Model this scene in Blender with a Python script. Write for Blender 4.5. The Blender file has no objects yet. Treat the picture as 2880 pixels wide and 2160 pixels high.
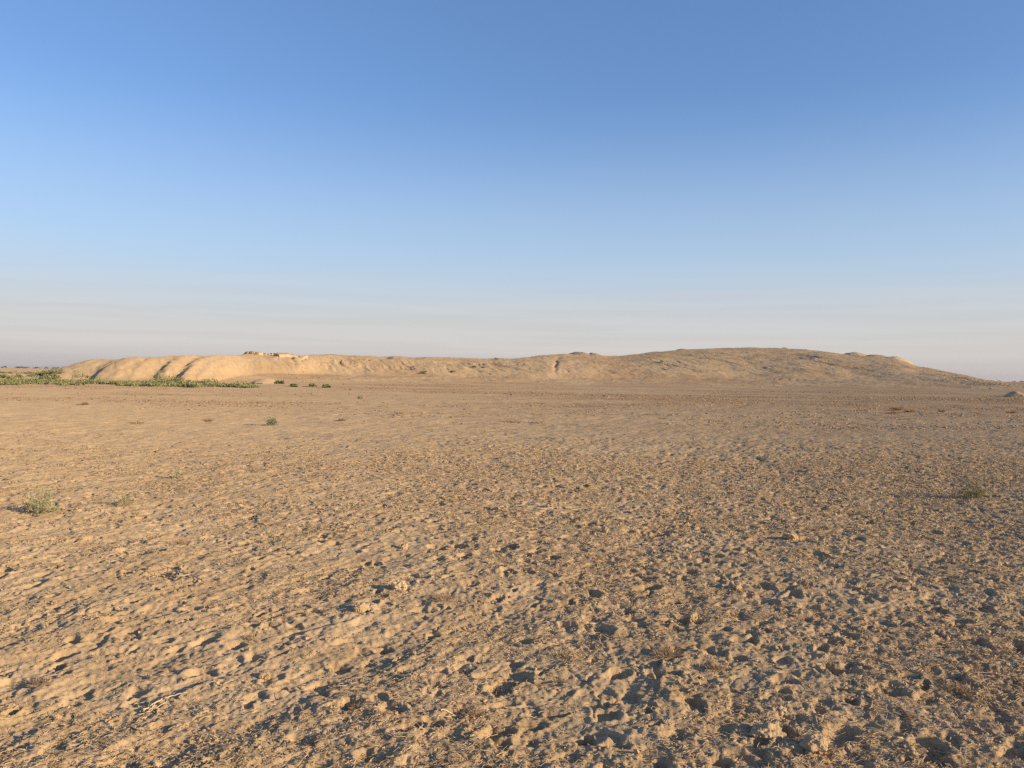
import bpy, math
import numpy as np
from mathutils import Vector, Matrix

sc = bpy.context.scene
COL = sc.collection
rng = np.random.default_rng(7)
F32 = np.float32

# ----------------------------------------------------------------- camera numbers
CAMH = 1.6
FPX = 2240.0                      # focal length in photo pixels (28 mm on 36 mm)
PITCH = math.radians(0.678)
ROLL = math.radians(0.80)
fwd = Vector((0, math.cos(PITCH), -math.sin(PITCH)))
r0 = Vector((1, 0, 0)); u0 = r0.cross(fwd)
right = (r0*math.cos(ROLL) + u0*math.sin(ROLL)).normalized()
up = (-r0*math.sin(ROLL) + u0*math.cos(ROLL)).normalized()
CAM = Vector((0, 0, CAMH))
def ray(X, Y):
    return fwd + right*((X-1440)/FPX) + up*((1080-Y)/FPX)
def at_depth(X, Y, D):
    d = ray(X, Y); return CAM + d*(D/d.y)
def on_ground(X, Y, z=0.0):
    d = ray(X, Y); return CAM + d*((z-CAMH)/d.z)
def horizon(X):
    return 1034.0 + (X-50.0)*39.0/2800.0

SUN_EL = math.radians(15.5)
SUN_AZ = math.radians(112.0)
SUN = Vector((math.sin(SUN_AZ)*math.cos(SUN_EL), math.cos(SUN_AZ)*math.cos(SUN_EL), math.sin(SUN_EL)))

# ----------------------------------------------------------------- numpy noise
_ang = np.linspace(0, 2*np.pi, 256, endpoint=False)
_GX = np.cos(_ang).astype(F32); _GY = np.sin(_ang).astype(F32)
def hsh(ix, iy, seed):
    h = (ix.astype(np.uint32)*np.uint32(374761393) + iy.astype(np.uint32)*np.uint32(668265263)
         + np.uint32((seed*2246822519) & 0xffffffff))
    h ^= h >> np.uint32(13); h *= np.uint32(1274126177); h ^= h >> np.uint32(16)
    h *= np.uint32(2246822519); h ^= h >> np.uint32(15)
    return h
def pn(x, y, seed=0):
    """gradient noise, about -1..1"""
    fx = np.floor(x); fy = np.floor(y)
    ix = fx.astype(np.int64).astype(np.int32); iy = fy.astype(np.int64).astype(np.int32)
    dx = (x-fx).astype(F32); dy = (y-fy).astype(F32)
    sx = dx*dx*dx*(dx*(dx*6-15)+10); sy = dy*dy*dy*(dy*(dy*6-15)+10)
    def g(ox, oy):
        h = hsh(ix+ox, iy+oy, seed) & np.uint32(255)
        return _GX[h]*(dx-ox) + _GY[h]*(dy-oy)
    a = g(0, 0); a = a + sx*(g(1, 0)-a)
    b = g(0, 1); b = b + sx*(g(1, 1)-b)
    return (a + sy*(b-a))*F32(1.5)
def sstep(a, b, x):
    t = np.clip((x-a)/(b-a), 0, 1); return t*t*(3-2*t)
def u01(h):
    return (h & np.uint32(0xffff)).astype(F32)/F32(65535)

# ----------------------------------------------------------------- ground relief
def masks(x, y):
    """rough: trampled ground, 0..1; smoother on the left of the middle distance"""
    n = pn(x/2.6, y/2.6, 11)*0.6 + pn(x/0.9, y/0.9, 12)*0.35 + pn(x/9.0, y/9.0, 13)*0.35
    u = x/np.maximum(np.abs(y), 1.5)
    trend = 0.54 + 0.42*np.clip(u, -0.7, 0.7)
    trend = trend - 0.28*sstep(5.0, 10.0, y)*sstep(0.05, -0.45, u)
    trend = trend - 0.12*sstep(9, 20, y)
    return np.clip(trend + 0.55*n, 0.02, 1.0).astype(F32)

def pits(x, y, rough, amp, cell, rlo, rhi, dlo, dhi, prob, seed):
    wx = x + 0.035*pn(x/0.11, y/0.11, seed+1) + 0.012*pn(x/0.045, y/0.045, seed+3)
    wy = y + 0.035*pn(x/0.11, y/0.11, seed+2) + 0.012*pn(x/0.045, y/0.045, seed+4)
    cx = np.floor(wx/cell).astype(np.int64).astype(np.int32)
    cy = np.floor(wy/cell).astype(np.int64).astype(np.int32)
    low = np.zeros_like(x); rim = np.zeros_like(x)
    for ox in (-1, 0, 1):
        for oy in (-1, 0, 1):
            ix = cx+ox; iy = cy+oy
            h1 = hsh(ix, iy, seed); h2 = hsh(ix, iy, seed+50); h3 = hsh(ix, iy, seed+90)
            px = (ix + u01(h1))*cell; py = (iy + u01(h1 >> np.uint32(16)))*cell
            R = rlo + (rhi-rlo)*u01(h2)
            dep = dlo + (dhi-dlo)*u01(h2 >> np.uint32(16))**2
            on = sstep(0.0, 0.22, rough*prob - u01(h3))
            th = u01(h3 >> np.uint32(16))*F32(3.1416)
            c, s = np.cos(th), np.sin(th)
            ddx = wx-px; ddy = wy-py
            a = (ddx*c + ddy*s)/(R*1.25); b = (-ddx*s + ddy*c)/(R*0.8)
            t = np.sqrt(a*a+b*b)
            p = dep*on*(1-sstep(0.70, 1.0, t))
            q = dep*on*0.20*np.exp(-((t-1.22)/0.26)**2)
            low = np.maximum(low, p); rim = np.maximum(rim, q)
    return (rim*(1-np.clip(low/0.008, 0, 1)) - low)*amp

def ground_h(x, y, sp):
    x = np.asarray(x, F32); y = np.asarray(y, F32); sp = np.asarray(sp, F32)+0*x
    def A(lam): return sstep(1.6, 4.0, lam/sp)
    rough = masks(x, y)
    h = 0.05*pn(x/7.0, y/7.0, 1) + 0.022*pn(x/2.1, y/2.1, 2)
    far = sstep(14, 45, y)
    h = h + far*0.10*pn(x/17.0, y/11.0, 3) + far*0.05*pn(x/4.5, y/3.2, 4)*A(4.0)
    # crust plates: low broken scarps running with the old wheel and wash lines
    w = 0.12*pn(x/0.5, y/0.5, 21)
    p = x*0.894 - y*0.447; q = x*0.447 + y*0.894
    jag = 0.13*pn(x/0.06, y/0.06, 24) + 0.08*pn(x/0.028, y/0.028, 25)
    t = (pn((p+w)/0.42, q/0.95, 22) + 0.6*pn((p+0.5*w)/0.17, (q-w)/0.36, 23))*2.3 + jag*A(0.06)
    f = t-np.floor(t)
    smooth_ = 1-0.55*rough
    plate = np.floor(t) + sstep(0.0, 0.22, f)
    h = h + 0.0100*plate*smooth_*A(0.4)
    rp = np.abs(pn((p+0.6*w)/0.13, (q+w)/0.26, 26))
    h = h + 0.011*rp*smooth_*A(0.17)
    # lumps and clods
    k = 0.84 + 0.22*rough
    l1 = np.abs(pn(x/0.30 + 3*w, y/0.30, 31)); l2 = np.abs(pn(x/0.125, y/0.125 + 3*w, 32))
    l3 = np.abs(pn(x/0.052, y/0.052, 33)); l4 = pn(x/0.026, y/0.026, 34)
    h = h + k*(0.011*l1*A(0.30) + 0.0105*l2*A(0.125) + 0.0105*l3*A(0.052) + 0.0046*l4*A(0.026))
    h = h + (0.012 + 0.02*far)*pn(x/0.8, y/0.8, 35)*A(0.8)
    amp = A(0.16)
    sel = amp > 0.01
    if sel.any():
        xs, ys, rs, am = x[sel], y[sel], rough[sel], amp[sel]
        rr = 0.40 + 0.66*rs
        d = pits(xs, ys, rr, am, 0.175, 0.032, 0.070, 0.012, 0.042, 1.0, 400)
        d = d + 0.8*pits(p[sel]+0.2, q[sel]/1.7, rr, am, 0.17, 0.026, 0.05, 0.008, 0.026, 0.75, 500)
        d = d + pits(xs, ys, rs, am*A(0.1)[sel], 0.09, 0.014, 0.030, 0.005, 0.015, 0.6, 700)
        big = np.clip(0.25 + 0.75*sstep(-0.45, 0.25, xs/ys) + 0.5*pn(xs/1.9, ys/1.9, 15), 0, 1)
        d = d + pits(xs, ys, big, am, 0.29, 0.042, 0.094, 0.014, 0.046, 0.95, 900)
        h[sel] += 0.84*d*(1-0.25*sstep(7, 13, ys)*sstep(0.1, -0.3, xs/ys))
    # shallow cracks in the crust
    cr = np.abs(pn(x/0.42 + 2.5*w, y/0.42, 41))
    crk = sstep(0.022, 0.0, cr)*sstep(0.0, 0.35, pn(x/1.7, y/1.7, 42))
    h = h - 0.007*crk*A(0.06)
    return h.astype(F32)

HOLES = [(2245, 1521, .05, .075), (2523, 1630, .06, .08), (2190, 2048, .075, .10), (2113, 1482, .045, .06), (1028, 1722, .035, .05), (1078, 1818, .055, .07),
         (985, 1988, .06, .07), (2330, 1868, .05, .06), (1965, 1745, .05, .06), (1310, 1878, .06, .05), (1830, 1665, .05, .06), (2640, 1705, .07, .07), (1650, 2080, .05, .06)]
HOLES = [(p.x, p.y, r, d) for p, r, d in ((on_ground(X, Y), r, d) for X, Y, r, d in HOLES)]
relief = ground_h
def ground_h(x, y, sp):
    h = relief(x, y, sp)
    x = np.asarray(x, F32); y = np.asarray(y, F32)
    for hx, hy, r, d in HOLES:
        k = np.where((np.abs(x-hx) < 3*r) & (np.abs(y-hy) < 3*r))[0]
        if len(k):
            a = x[k]-hx; b = y[k]-hy
            t = np.sqrt(a*a + b*b*0.8)/r + 0.28*pn(a/r*1.6+hx, b/r*1.6+hy, 91)
            h[k] = h[k] - d*(1-sstep(0.75, 1.02, t))
    return h

def gz(x, y, sp=0.008):
    return float(ground_h(np.array([x]), np.array([y]), np.array([sp]))[0])

# ----------------------------------------------------------------- mesh helpers
def grid_mesh(name, V, nr, nc, mat, attrs=None):
    me = bpy.data.meshes.new(name)
    me.vertices.add(nr*nc)
    me.vertices.foreach_set('co', np.ascontiguousarray(V, F32).ravel())
    i = np.arange((nr-1)*nc, dtype=np.int32).reshape(nr-1, nc)[:, :-1].ravel()
    q = np.stack([i, i+1, i+nc+1, i+nc], 1).astype(np.int32)
    n = len(q)
    me.loops.add(n*4); me.loops.foreach_set('vertex_index', q.ravel())
    me.polygons.add(n); me.polygons.foreach_set('loop_start', np.arange(0, n*4, 4, dtype=np.int32))
    me.polygons.foreach_set('use_smooth', np.ones(n, bool))
    for k, a in (attrs or {}).items():
        at = me.attributes.new(k, 'FLOAT', 'POINT'); at.data.foreach_set('value', np.ascontiguousarray(a, F32).ravel())
    me.update(calc_edges=True)
    me.materials.append(mat)
    return me
def poly_mesh(name, V, faces_arr, mat, smooth=False, attrs=None):
    """faces_arr: (n,k) array, all faces with k corners"""
    V = np.ascontiguousarray(V, F32); f = np.ascontiguousarray(faces_arr, np.int32)
    me = bpy.data.meshes.new(name)
    me.vertices.add(len(V)); me.vertices.foreach_set('co', V.ravel())
    n, k = f.shape
    me.loops.add(n*k); me.loops.foreach_set('vertex_index', f.ravel())
    me.polygons.add(n); me.polygons.foreach_set('loop_start', np.arange(0, n*k, k, dtype=np.int32))
    me.polygons.foreach_set('use_smooth', np.full(n, smooth))
    for kk, a in (attrs or {}).items():
        at = me.attributes.new(kk, 'FLOAT', 'POINT'); at.data.foreach_set('value', np.ascontiguousarray(a, F32).ravel())
    me.update(calc_edges=True)
    me.materials.append(mat)
    return me
def link(name, me, parent=None, loc=(0, 0, 0)):
    o = bpy.data.objects.new(name, me); COL.objects.link(o); o.location = loc
    if parent is not None: o.parent = parent
    return o
def tag(o, label=None, cat=None, group=None, kind=None):
    if label: o['label'] = label
    if cat: o['category'] = cat
    if group: o['group'] = group
    if kind: o['kind'] = kind
    return o
def empty(name, loc):
    o = bpy.data.objects.new(name, None); COL.objects.link(o); o.location = loc
    o.empty_display_size = 0.1
    return o

# ----------------------------------------------------------------- materials
def new_mat(name):
    m = bpy.data.materials.new(name); m.use_nodes = True
    nt = m.node_tree; nt.nodes.clear()
    out = nt.nodes.new('ShaderNodeOutputMaterial'); b = nt.nodes.new('ShaderNodeBsdfPrincipled')
    nt.links.new(b.outputs[0], out.inputs[0])
    b.inputs['Roughness'].default_value = 0.95
    b.inputs['Specular IOR Level'].default_value = 0.12
    return m, nt, b
class NB:
    def __init__(s, nt): s.nt = nt
    def n(s, t, **kw):
        x = s.nt.nodes.new(t)
        for k, v in kw.items(): setattr(x, k, v)
        return x
    def l(s, a, b): s.nt.links.new(a, b)
    def noise(s, vec, scale, detail=4, rough=0.6, dist=0.0):
        x = s.n('ShaderNodeTexNoise'); x.inputs['Scale'].default_value = scale
        x.inputs['Detail'].default_value = detail; x.inputs['Roughness'].default_value = rough
        x.inputs['Distortion'].default_value = dist
        s.l(vec, x.inputs['Vector']); return x.outputs['Fac']
    def ramp(s, fac, lo, hi, a=0.0, b=1.0):
        x = s.n('ShaderNodeMapRange'); x.interpolation_type = 'SMOOTHSTEP'
        s.l(fac, x.inputs[0])
        for i, v in enumerate((lo, hi, a, b)): x.inputs[i+1].default_value = v
        return x.outputs[0]
    def mix(s, fac, a, b, mode='MIX'):
        x = s.n('ShaderNodeMix'); x.data_type = 'RGBA'; x.blend_type = mode
        for sock, v in ((x.inputs[0], fac), (x.inputs[6], a), (x.inputs[7], b)):
            if isinstance(v, (int, float)): sock.default_value = v
            elif isinstance(v, tuple): sock.default_value = v if len(v) == 4 else (*v, 1)
            else: s.l(v, sock)
        return x.outputs[2]
    def math(s, op, a, b=None):
        x = s.n('ShaderNodeMath'); x.operation = op
        for i, v in enumerate((a, b)):
            if v is None: continue
            if isinstance(v, (int, float)): x.inputs[i].default_value = v
            else: s.l(v, x.inputs[i])
        return x.outputs[0]
    def mapping(s, vec, scale):
        x = s.n('ShaderNodeMapping'); s.l(vec, x.inputs[0]); x.inputs['Scale'].default_value = scale
        return x.outputs[0]
    def attr(s, name):
        x = s.n('ShaderNodeAttribute'); x.attribute_name = name; return x.outputs['Fac']

PALE = (0.475, 0.350, 0.215)
TAN = (0.405, 0.286, 0.163)
BROWN = (0.345, 0.215, 0.117)
LITTER = (0.26, 0.175, 0.105)
def soil_material(name, fine):
    m, nt, b = new_mat(name); N = NB(nt)
    pos = N.n('ShaderNodeNewGeometry').outputs['Position']
    big = N.noise(pos, 0.22, 3, 0.55)
    med = N.noise(pos, 1.6, 4, 0.6, 0.3)
    sml = N.noise(pos, 9.0, 4, 0.65, 0.6)
    grit = N.noise(pos, 55.0, 3, 0.7, 0.8)
    c = N.mix(N.ramp(med, 0.32, 0.68), TAN, PALE)
    c = N.mix(N.ramp(big, 0.35, 0.7, 0.0, 0.45), c, TAN)
    br = N.attr('brown')
    brm = N.math('MULTIPLY', br, N.ramp(sml, 0.2, 0.75, 0.45, 1.0))
    c = N.mix(brm, c, BROWN)
    lit = N.attr('litter')
    lm = N.math('MULTIPLY', lit, N.ramp(sml, 0.48, 0.66, 0.0, 0.75))
    c = N.mix(lm, c, LITTER)
    # straw coloured and dark crumbs in the crust
    c = N.mix(N.ramp(grit, 0.56, 0.72, 0.0, 0.45), c, (0.62, 0.50, 0.34))
    c = N.mix(N.ramp(grit, 0.40, 0.27, 0.0, 0.55), c, (0.25, 0.165, 0.10))
    ol = N.attr('olive')
    c = N.mix(ol, c, (0.17, 0.16, 0.075))
    N.l(c, b.inputs['Base Color'])
    b.inputs['Specular IOR Level'].default_value = 0.03
    b.inputs['Diffuse Roughness'].default_value = 0.40
    if fine:
        b1 = N.noise(pos, 120.0, 4, 0.7, 0.6); b2 = N.noise(pos, 32.0, 4, 0.65, 0.8)
        bp = N.n('ShaderNodeBump'); bp.inputs['Strength'].default_value = 0.8; bp.inputs['Distance'].default_value = 0.006
        N.l(b1, bp.inputs['Height'])
        bq = N.n('ShaderNodeBump'); bq.inputs['Strength'].default_value = 0.5; bq.inputs['Distance'].default_value = 0.014
        N.l(b2, bq.inputs['Height']); N.l(bp.outputs[0], bq.inputs['Normal'])
        N.l(bq.outputs[0], b.inputs['Normal'])
    else:
        b1 = N.noise(pos, 3.2, 5, 0.7, 0.5)
        bp = N.n('ShaderNodeBump'); bp.inputs['Strength'].default_value = 0.35; bp.inputs['Distance'].default_value = 0.10
        N.l(b1, bp.inputs['Height']); N.l(bp.outputs[0], b.inputs['Normal'])
    return m
MSOIL = soil_material('trampled_soil', True)
MHILL = soil_material('hill_soil', False)

def plain_mat(name, c1, c2, scale, rough=0.9, transl=None):
    m, nt, b = new_mat(name); N = NB(nt)
    pos = N.n('ShaderNodeNewGeometry').outputs['Position']
    f = N.noise(pos, scale, 3, 0.6)
    c = N.mix(N.ramp(f, 0.32, 0.68), c1, c2)
    if transl: c = N.mix(N.ramp(N.noise(pos, 0.45, 3, 0.6), 0.52, 0.68, 0.0, 0.7), c, transl)
    N.l(c, b.inputs['Base Color'])
    b.inputs['Roughness'].default_value = rough
    return m
MLEAF = plain_mat('grey_green_leaf', (0.26, 0.275, 0.14), (0.40, 0.395, 0.235), 45)
MLEAF_PALE = plain_mat('sage_leaf', (0.22, 0.215, 0.115), (0.36, 0.335, 0.20), 40)
MSCRUB = plain_mat('scrub_leaf', (0.14, 0.157, 0.068), (0.285, 0.29, 0.14), 1.6, 0.9, (0.34, 0.30, 0.17))
MSCRUB_DARK = plain_mat('dark_scrub_leaf', (0.05, 0.055, 0.02), (0.12, 0.11, 0.045), 2.0)
MSTEM = plain_mat('pale_stem', (0.30, 0.24, 0.15), (0.42, 0.35, 0.23), 60)
MSTRAW = plain_mat('dry_straw', (0.33, 0.225, 0.125), (0.60, 0.46, 0.29), 14)
MDRY = plain_mat('dry_brown_stalk', (0.26, 0.17, 0.10), (0.45, 0.32, 0.20), 12)
MCOVER = plain_mat('dry_cover', (0.27, 0.185, 0.11), (0.42, 0.305, 0.185), 3.0)
MTWIG = plain_mat('bleached_twig', (0.48, 0.36, 0.22), (0.66, 0.53, 0.35), 30)
MDARKTWIG = plain_mat('dark_twig', (0.10, 0.07, 0.05), (0.24, 0.17, 0.11), 30)
MFAR = plain_mat('far_tree_leaf', (0.03, 0.035, 0.025), (0.06, 0.06, 0.04), 0.05)
def clod_mat(name, c1, c2):
    m, nt, b = new_mat(name); N = NB(nt)
    pos = N.n('ShaderNodeNewGeometry').outputs['Position']
    f = N.noise(pos, 24, 4, 0.65); g = N.noise(pos, 110, 3, 0.7)
    c = N.mix(N.ramp(f, 0.3, 0.7), c1, c2)
    c = N.mix(N.ramp(g, 0.42, 0.28, 0, 0.5), c, (0.25, 0.165, 0.10))
    N.l(c, b.inputs['Base Color'])
    bp = N.n('ShaderNodeBump'); bp.inputs['Strength'].default_value = 0.9; bp.inputs['Distance'].default_value = 0.008
    N.l(g, bp.inputs['Height']); N.l(bp.outputs[0], b.inputs['Normal'])
    return m
MCLOD = clod_mat('dry_clod', TAN, PALE)
MPALECLOD = clod_mat('pale_clod', (0.47, 0.35, 0.22), (0.57, 0.43, 0.28))
MSPOIL = clod_mat('fresh_spoil', (0.45, 0.335, 0.20), (0.53, 0.405, 0.25))
MBRICK = clod_mat('mudbrick', (0.42, 0.30, 0.18), (0.52, 0.385, 0.24))

# ----------------------------------------------------------------- ground sheet
def build_ground():
    ys = []
    y = 2.2
    while y < 9500:
        ys.append(y)
        if y < 12: d = 0.0056*max(y, 3.2)/3.2
        elif y < 50: d = 0.021*(y/12)**1.75
        else: d = 0.255*(y/50)**2
        y += d
    back = [2.2]
    d = 0.02
    while back[-1] > -3000: back.append(back[-1]-d); d *= 1.35
    ys = np.array(back[1:][::-1] + ys, np.float64)
    us = list(np.arange(-0.85, 0.8501, 0.0015))
    ext = []; u = us[-1]; d = 0.004
    while u < 6: u += d; d *= 1.12; ext.append(u)
    us = np.array([-e for e in ext[::-1]] + us + ext, np.float64)
    nr, nc = len(ys), len(us)
    w = np.where(ys > 2.2, ys, 2.2 + np.abs(ys-2.2)*0.9)
    X = w[:, None]*us[None, :]; Y = np.repeat(ys[:, None], nc, 1)
    dy = np.gradient(ys)[:, None]; du = np.gradient(us)[None, :]
    sp = np.maximum(np.minimum(dy, 9e3), w[:, None]*du)
    Z = np.zeros((nr, nc), F32); BR = np.zeros((nr, nc), F32); LI = np.zeros((nr, nc), F32)
    for a in range(0, nr, 200):
        s = slice(a, min(nr, a+200))
        x = X[s].ravel().astype(F32); y = Y[s].ravel().astype(F32)
        Z[s] = (ground_h(x, y, sp[s].ravel().astype(F32))*(np.abs(y) < 600)).reshape(-1, nc)
        rough = masks(x, y)
        # dry brown plant cover: bands across the middle distance, heavier on the right
        uu = x/np.maximum(y, 2)
        band = (pn(x/26.0, y/9.0, 61)*0.8 + pn(x/9.0, y/3.0, 62)*0.45 + pn(x/2.5, y/1.2, 63)*0.25)
        b = sstep(24, 55, y)*np.clip(0.34 + 1.0*band + 0.22*uu, 0, 1) + sstep(8, 20, y)*np.clip(0.05 + 0.6*band + 0.3*uu, 0, 0.7)*0.6
        b = b + 0.18*np.clip(rough-0.35 + 0.5*band, 0, 1)
        BR[s] = np.clip(b, 0, 1).reshape(-1, nc)
        li = np.clip(0.25 + 0.8*pn(x/1.3, y/1.3, 71) + 0.35*pn(x/0.4, y/0.4, 72) + 0.5*uu, 0, 1)
        LI[s] = li.reshape(-1, nc)
    V = np.stack([X, Y, Z], 2).reshape(-1, 3)
    me = grid_mesh('ground', V, nr, nc, MSOIL, {'brown': BR, 'litter': LI})
    tag(link('ground', me), 'dry trampled tan plain with hoof prints and plant litter', None, None, 'structure')
build_ground()

# ----------------------------------------------------------------- the long low mound
def itp(x, pts):
    p = np.array(pts, np.float64); x = np.asarray(x, np.float64); w = 9.0 if len(pts) > 30 or pts is SPUR else 26.0
    return sum(np.interp(x+o*w, p[:, 0], p[:, 1]) for o in (-1, -0.5, 0, 0.5, 1))/5
CREST = [(120, 1050), (169, 1036), (195, 1029), (228, 1018), (260, 1011), (329, 1012), (355, 1007), (446, 1006), (472, 1001), (521, 999), (553, 1000),
         (618, 1001), (667, 999), (700, 998), (850, 1000), (873, 997), (940, 999), (1013, 1003), (1078, 1003), (1160, 1005), (1273, 1007), (1394, 1009),
         (1440, 1009), (1492, 1004), (1528, 998), (1580, 996), (1613, 998), (1668, 999), (1710, 1003), (1752, 1002), (1840, 991), (1912, 986),
         (1993, 981), (2058, 980), (2124, 979), (2160, 980), (2258, 984), (2339, 992), (2388, 999), (2453, 1003), (2518, 1011), (2556, 1022), (2580, 1031),
         (2648, 1043), (2713, 1056), (2778, 1069), (2811, 1075), (2860, 1082), (2960, 1095)]
DC = [(120, 108), (169, 108), (355, 106), (446, 108), (521, 112), (618, 122), (667, 136), (700, 144), (850, 149), (900, 155), (1078, 172), (1440, 190), (1580, 210), (1710, 215),
      (1912, 240), (2124, 255), (2258, 250), (2453, 230), (2580, 210), (2713, 180), (2811, 160), (2960, 140)]
DM = [(120, 99), (355, 98), (521, 101), (618, 107), (700, 120), (873, 140), (1078, 145), (1440, 150), (1710, 160), (2124, 168), (2453, 162), (2713, 150), (2811, 140), (2960, 130)]
ZM = [(120, -0.1), (169, 0.1), (355, 0.35), (618, 0.6), (700, 0.9), (873, 1.25), (1078, 1.1), (1440, 0.9), (1800, 1.1), (2124, 1.4), (2453, 1.4), (2713, 1.0), (2811, 0.7), (2900, 0.3), (2960, -0.1)]
DB = [(120, 92), (521, 92), (700, 99), (873, 105), (1440, 122), (2124, 126), (2713, 118), (2960, 110)]
SPUR = [(100, 5.0), (200, 3.4), (270, 1.4), (322, 0.2), (362, 2.6), (405, 2.2), (428, 1.2), (442, 1.7), (486, 0.5), (504, 0.3), (530, 2.0), (554, 1.2), (572, 0.4), (606, 3.5), (636, 2.9), (652, 3.6), (676, 2.8), (690, 3.3), (712, 2.4), (745, 0.7), (790, 0), (3000, 0)]
def hill_z(x, y):
    x = np.asarray(x, np.float64); y = np.asarray(y, np.float64)
    Xp = 1440 + FPX*x/y
    dc, dm, zm, db = itp(Xp, DC), itp(Xp, DM), itp(Xp, ZM), itp(Xp, DB)
    zc = CAMH + dc*(horizon(Xp) - itp(Xp, CREST))/FPX
    Xs = Xp + 75*np.clip((dc-y)/(dc-dm), 0, 1.3)
    ye = y + 0.9*itp(Xs + 10*pn(x/1.3, y/1.3, 19), SPUR)*sstep(dc+5, dm+2, y) + 2.2*pn(x/14, y/22, 5) + 0.8*pn(x/4.5, y/9, 6)
    t = np.clip((ye-dm)/(dc-dm), 0, 1)
    left = sstep(760, 640, Xp)
    s1 = 1-(1-t)**1.55
    s2 = 1-(1-np.clip(t*1.12, 0, 1))**1.25
    s = s1*(1-left) + s2*left
    z = zm + (zc-zm)*s
    ta = np.clip((y-db)/(dm-db), 0, 1)
    z = np.where(ye < dm, -0.25 + (zm+0.25)*ta**1.5, z)
    z = z - 0.09*np.clip(y-dc, 0, None)
    slope = np.clip(s*(1-s)*4, 0, 1)
    # slanting rills down the face
    q = x + 0.55*y
    q = q + 1.6*pn(x/7, y/5, 18)
    rill = -np.abs(pn(q/3.0, y/26, 7)) - 0.65*np.abs(pn(q/1.15, y/11, 8)) - 0.3*np.abs(pn(q/0.55, y/6, 27))
    z = z + slope*(0.18 + 0.28*np.clip(0.5+pn(x/12, y/40, 17), 0, 1))*(rill+0.4)*(1-0.72*left)
    env = sstep(-0.2, 0.6, z)
    z = z + env*(0.16*pn(x/6, y/6, 9) + 0.10*np.abs(pn(x/2.2, y/2.2, 10)) + 0.05*pn(x/0.9, y/0.9, 14)
        + 0.16*(1-left)*np.abs(pn(x/5.5, y/7.0, 15)) - 0.30*slope**3*np.exp(-((Xp-1563-9*pn(y/9.0, x/30, 16)-3*pn(y/2.0, x/30, 26))/6.0)**2))
    return z, Xp, s, left
def build_hill():
    us = np.arange(-0.66, 0.70, 0.0009)
    ys = [80.0]
    while ys[-1] < 560:
        y = ys[-1]; ys.append(y + (0.28 if y < 125 else 0.5 if y < 270 else 4.0))
    ys = np.array(ys); nr, nc = len(ys), len(us)
    X = ys[:, None]*us[None]; Y = np.repeat(ys[:, None], nc, 1)
    x, y = X.ravel(), Y.ravel()
    z, Xp, s, left = hill_z(x, y)
    z = np.maximum(z, -0.6)
    nz = pn(x/16, y/14, 51)*0.7 + pn(x/5, y/6, 52)*0.5 + pn(x/1.7, y/2, 53)*0.35
    rightside = sstep(1350, 1750, Xp)
    nz = nz + 0.35*np.sign(nz)*np.sqrt(np.abs(nz))*(1-left)
    br = 0.08 + 0.60*nz + 0.12*rightside*sstep(0.55, 0.95, s) + 0.30*sstep(0.18, 0.02, s)
    br = br*(1-0.92*left*sstep(0.08, 0.25, s))
    br = br + 0.25*sstep(2150, 1900, Xp)*sstep(1700, 1900, Xp)*sstep(0.6, 0.9, s)
    ol = sstep(860, 885, Xp)*sstep(1030, 960, Xp)*sstep(0.965, 0.99, s)*0.8
    ol = np.maximum(ol, 0.35*np.clip(pn(x/3, y/5, 55)-0.25, 0, 1)*(1-left))
    li = 0.45*np.clip(0.05+0.8*nz, 0, 1)*(1-left)
    me = grid_mesh('hill', np.stack([x, y, z], 1), nr, nc, MHILL, {'brown': np.clip(br, 0, 1), 'olive': np.clip(ol, 0, 1), 'litter': li})
    tag(link('hill', me), 'long low eroded earth mound across the horizon', None, None, 'structure')
build_hill()
def build_rubble():
    r = np.random.default_rng(17); n0 = 15000
    Xp = r.uniform(160, 2850, n0); k = r.uniform(0, 1, n0)**0.8
    y = itp(Xp, DB) + (itp(Xp, DC) - itp(Xp, DB))*k
    x = (Xp-1440)/FPX*y
    d = pn(x/9, y/6, 65) + 0.6*pn(x/2.5, y/2.5, 66)
    keep = (r.uniform(0, 1, n0) < np.clip(0.3 + 1.0*d, 0.02, 1)) & (Xp > 770)
    x, y, Xp = x[keep], y[keep], Xp[keep]; n = len(x)
    z = hill_z(x, y)[0]
    V0, F0 = icosphere(0); m = len(V0)
    sz = (0.03 + r.gamma(1.4, 0.028, n)).clip(0.03, 0.17)
    v = V0[None]*r.uniform(0.5, 1.4, (n, m, 1))*(r.uniform(0.7, 1.6, (n, 1, 3))*np.array([1.2, 1.2, 0.55]))*sz[:, None, None]
    V = np.stack([v[..., 0]+x[:, None], v[..., 1]+y[:, None], v[..., 2]+(z+sz*0.1)[:, None]], 2).reshape(-1, 3)
    Fc = (np.arange(n, dtype=np.int32)[:, None, None]*m + F0[None]).reshape(-1, 3)
    o = link('hill_rubble', poly_mesh('hill_rubble', V, Fc, MCOVER))
    tag(o, 'scattered clods and sherds lying on the mound slopes', 'rubble', None, 'stuff')
def hz(x, y):
    return float(max(hill_z(np.array([x]), np.array([y]))[0][0], 0.0))

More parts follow.
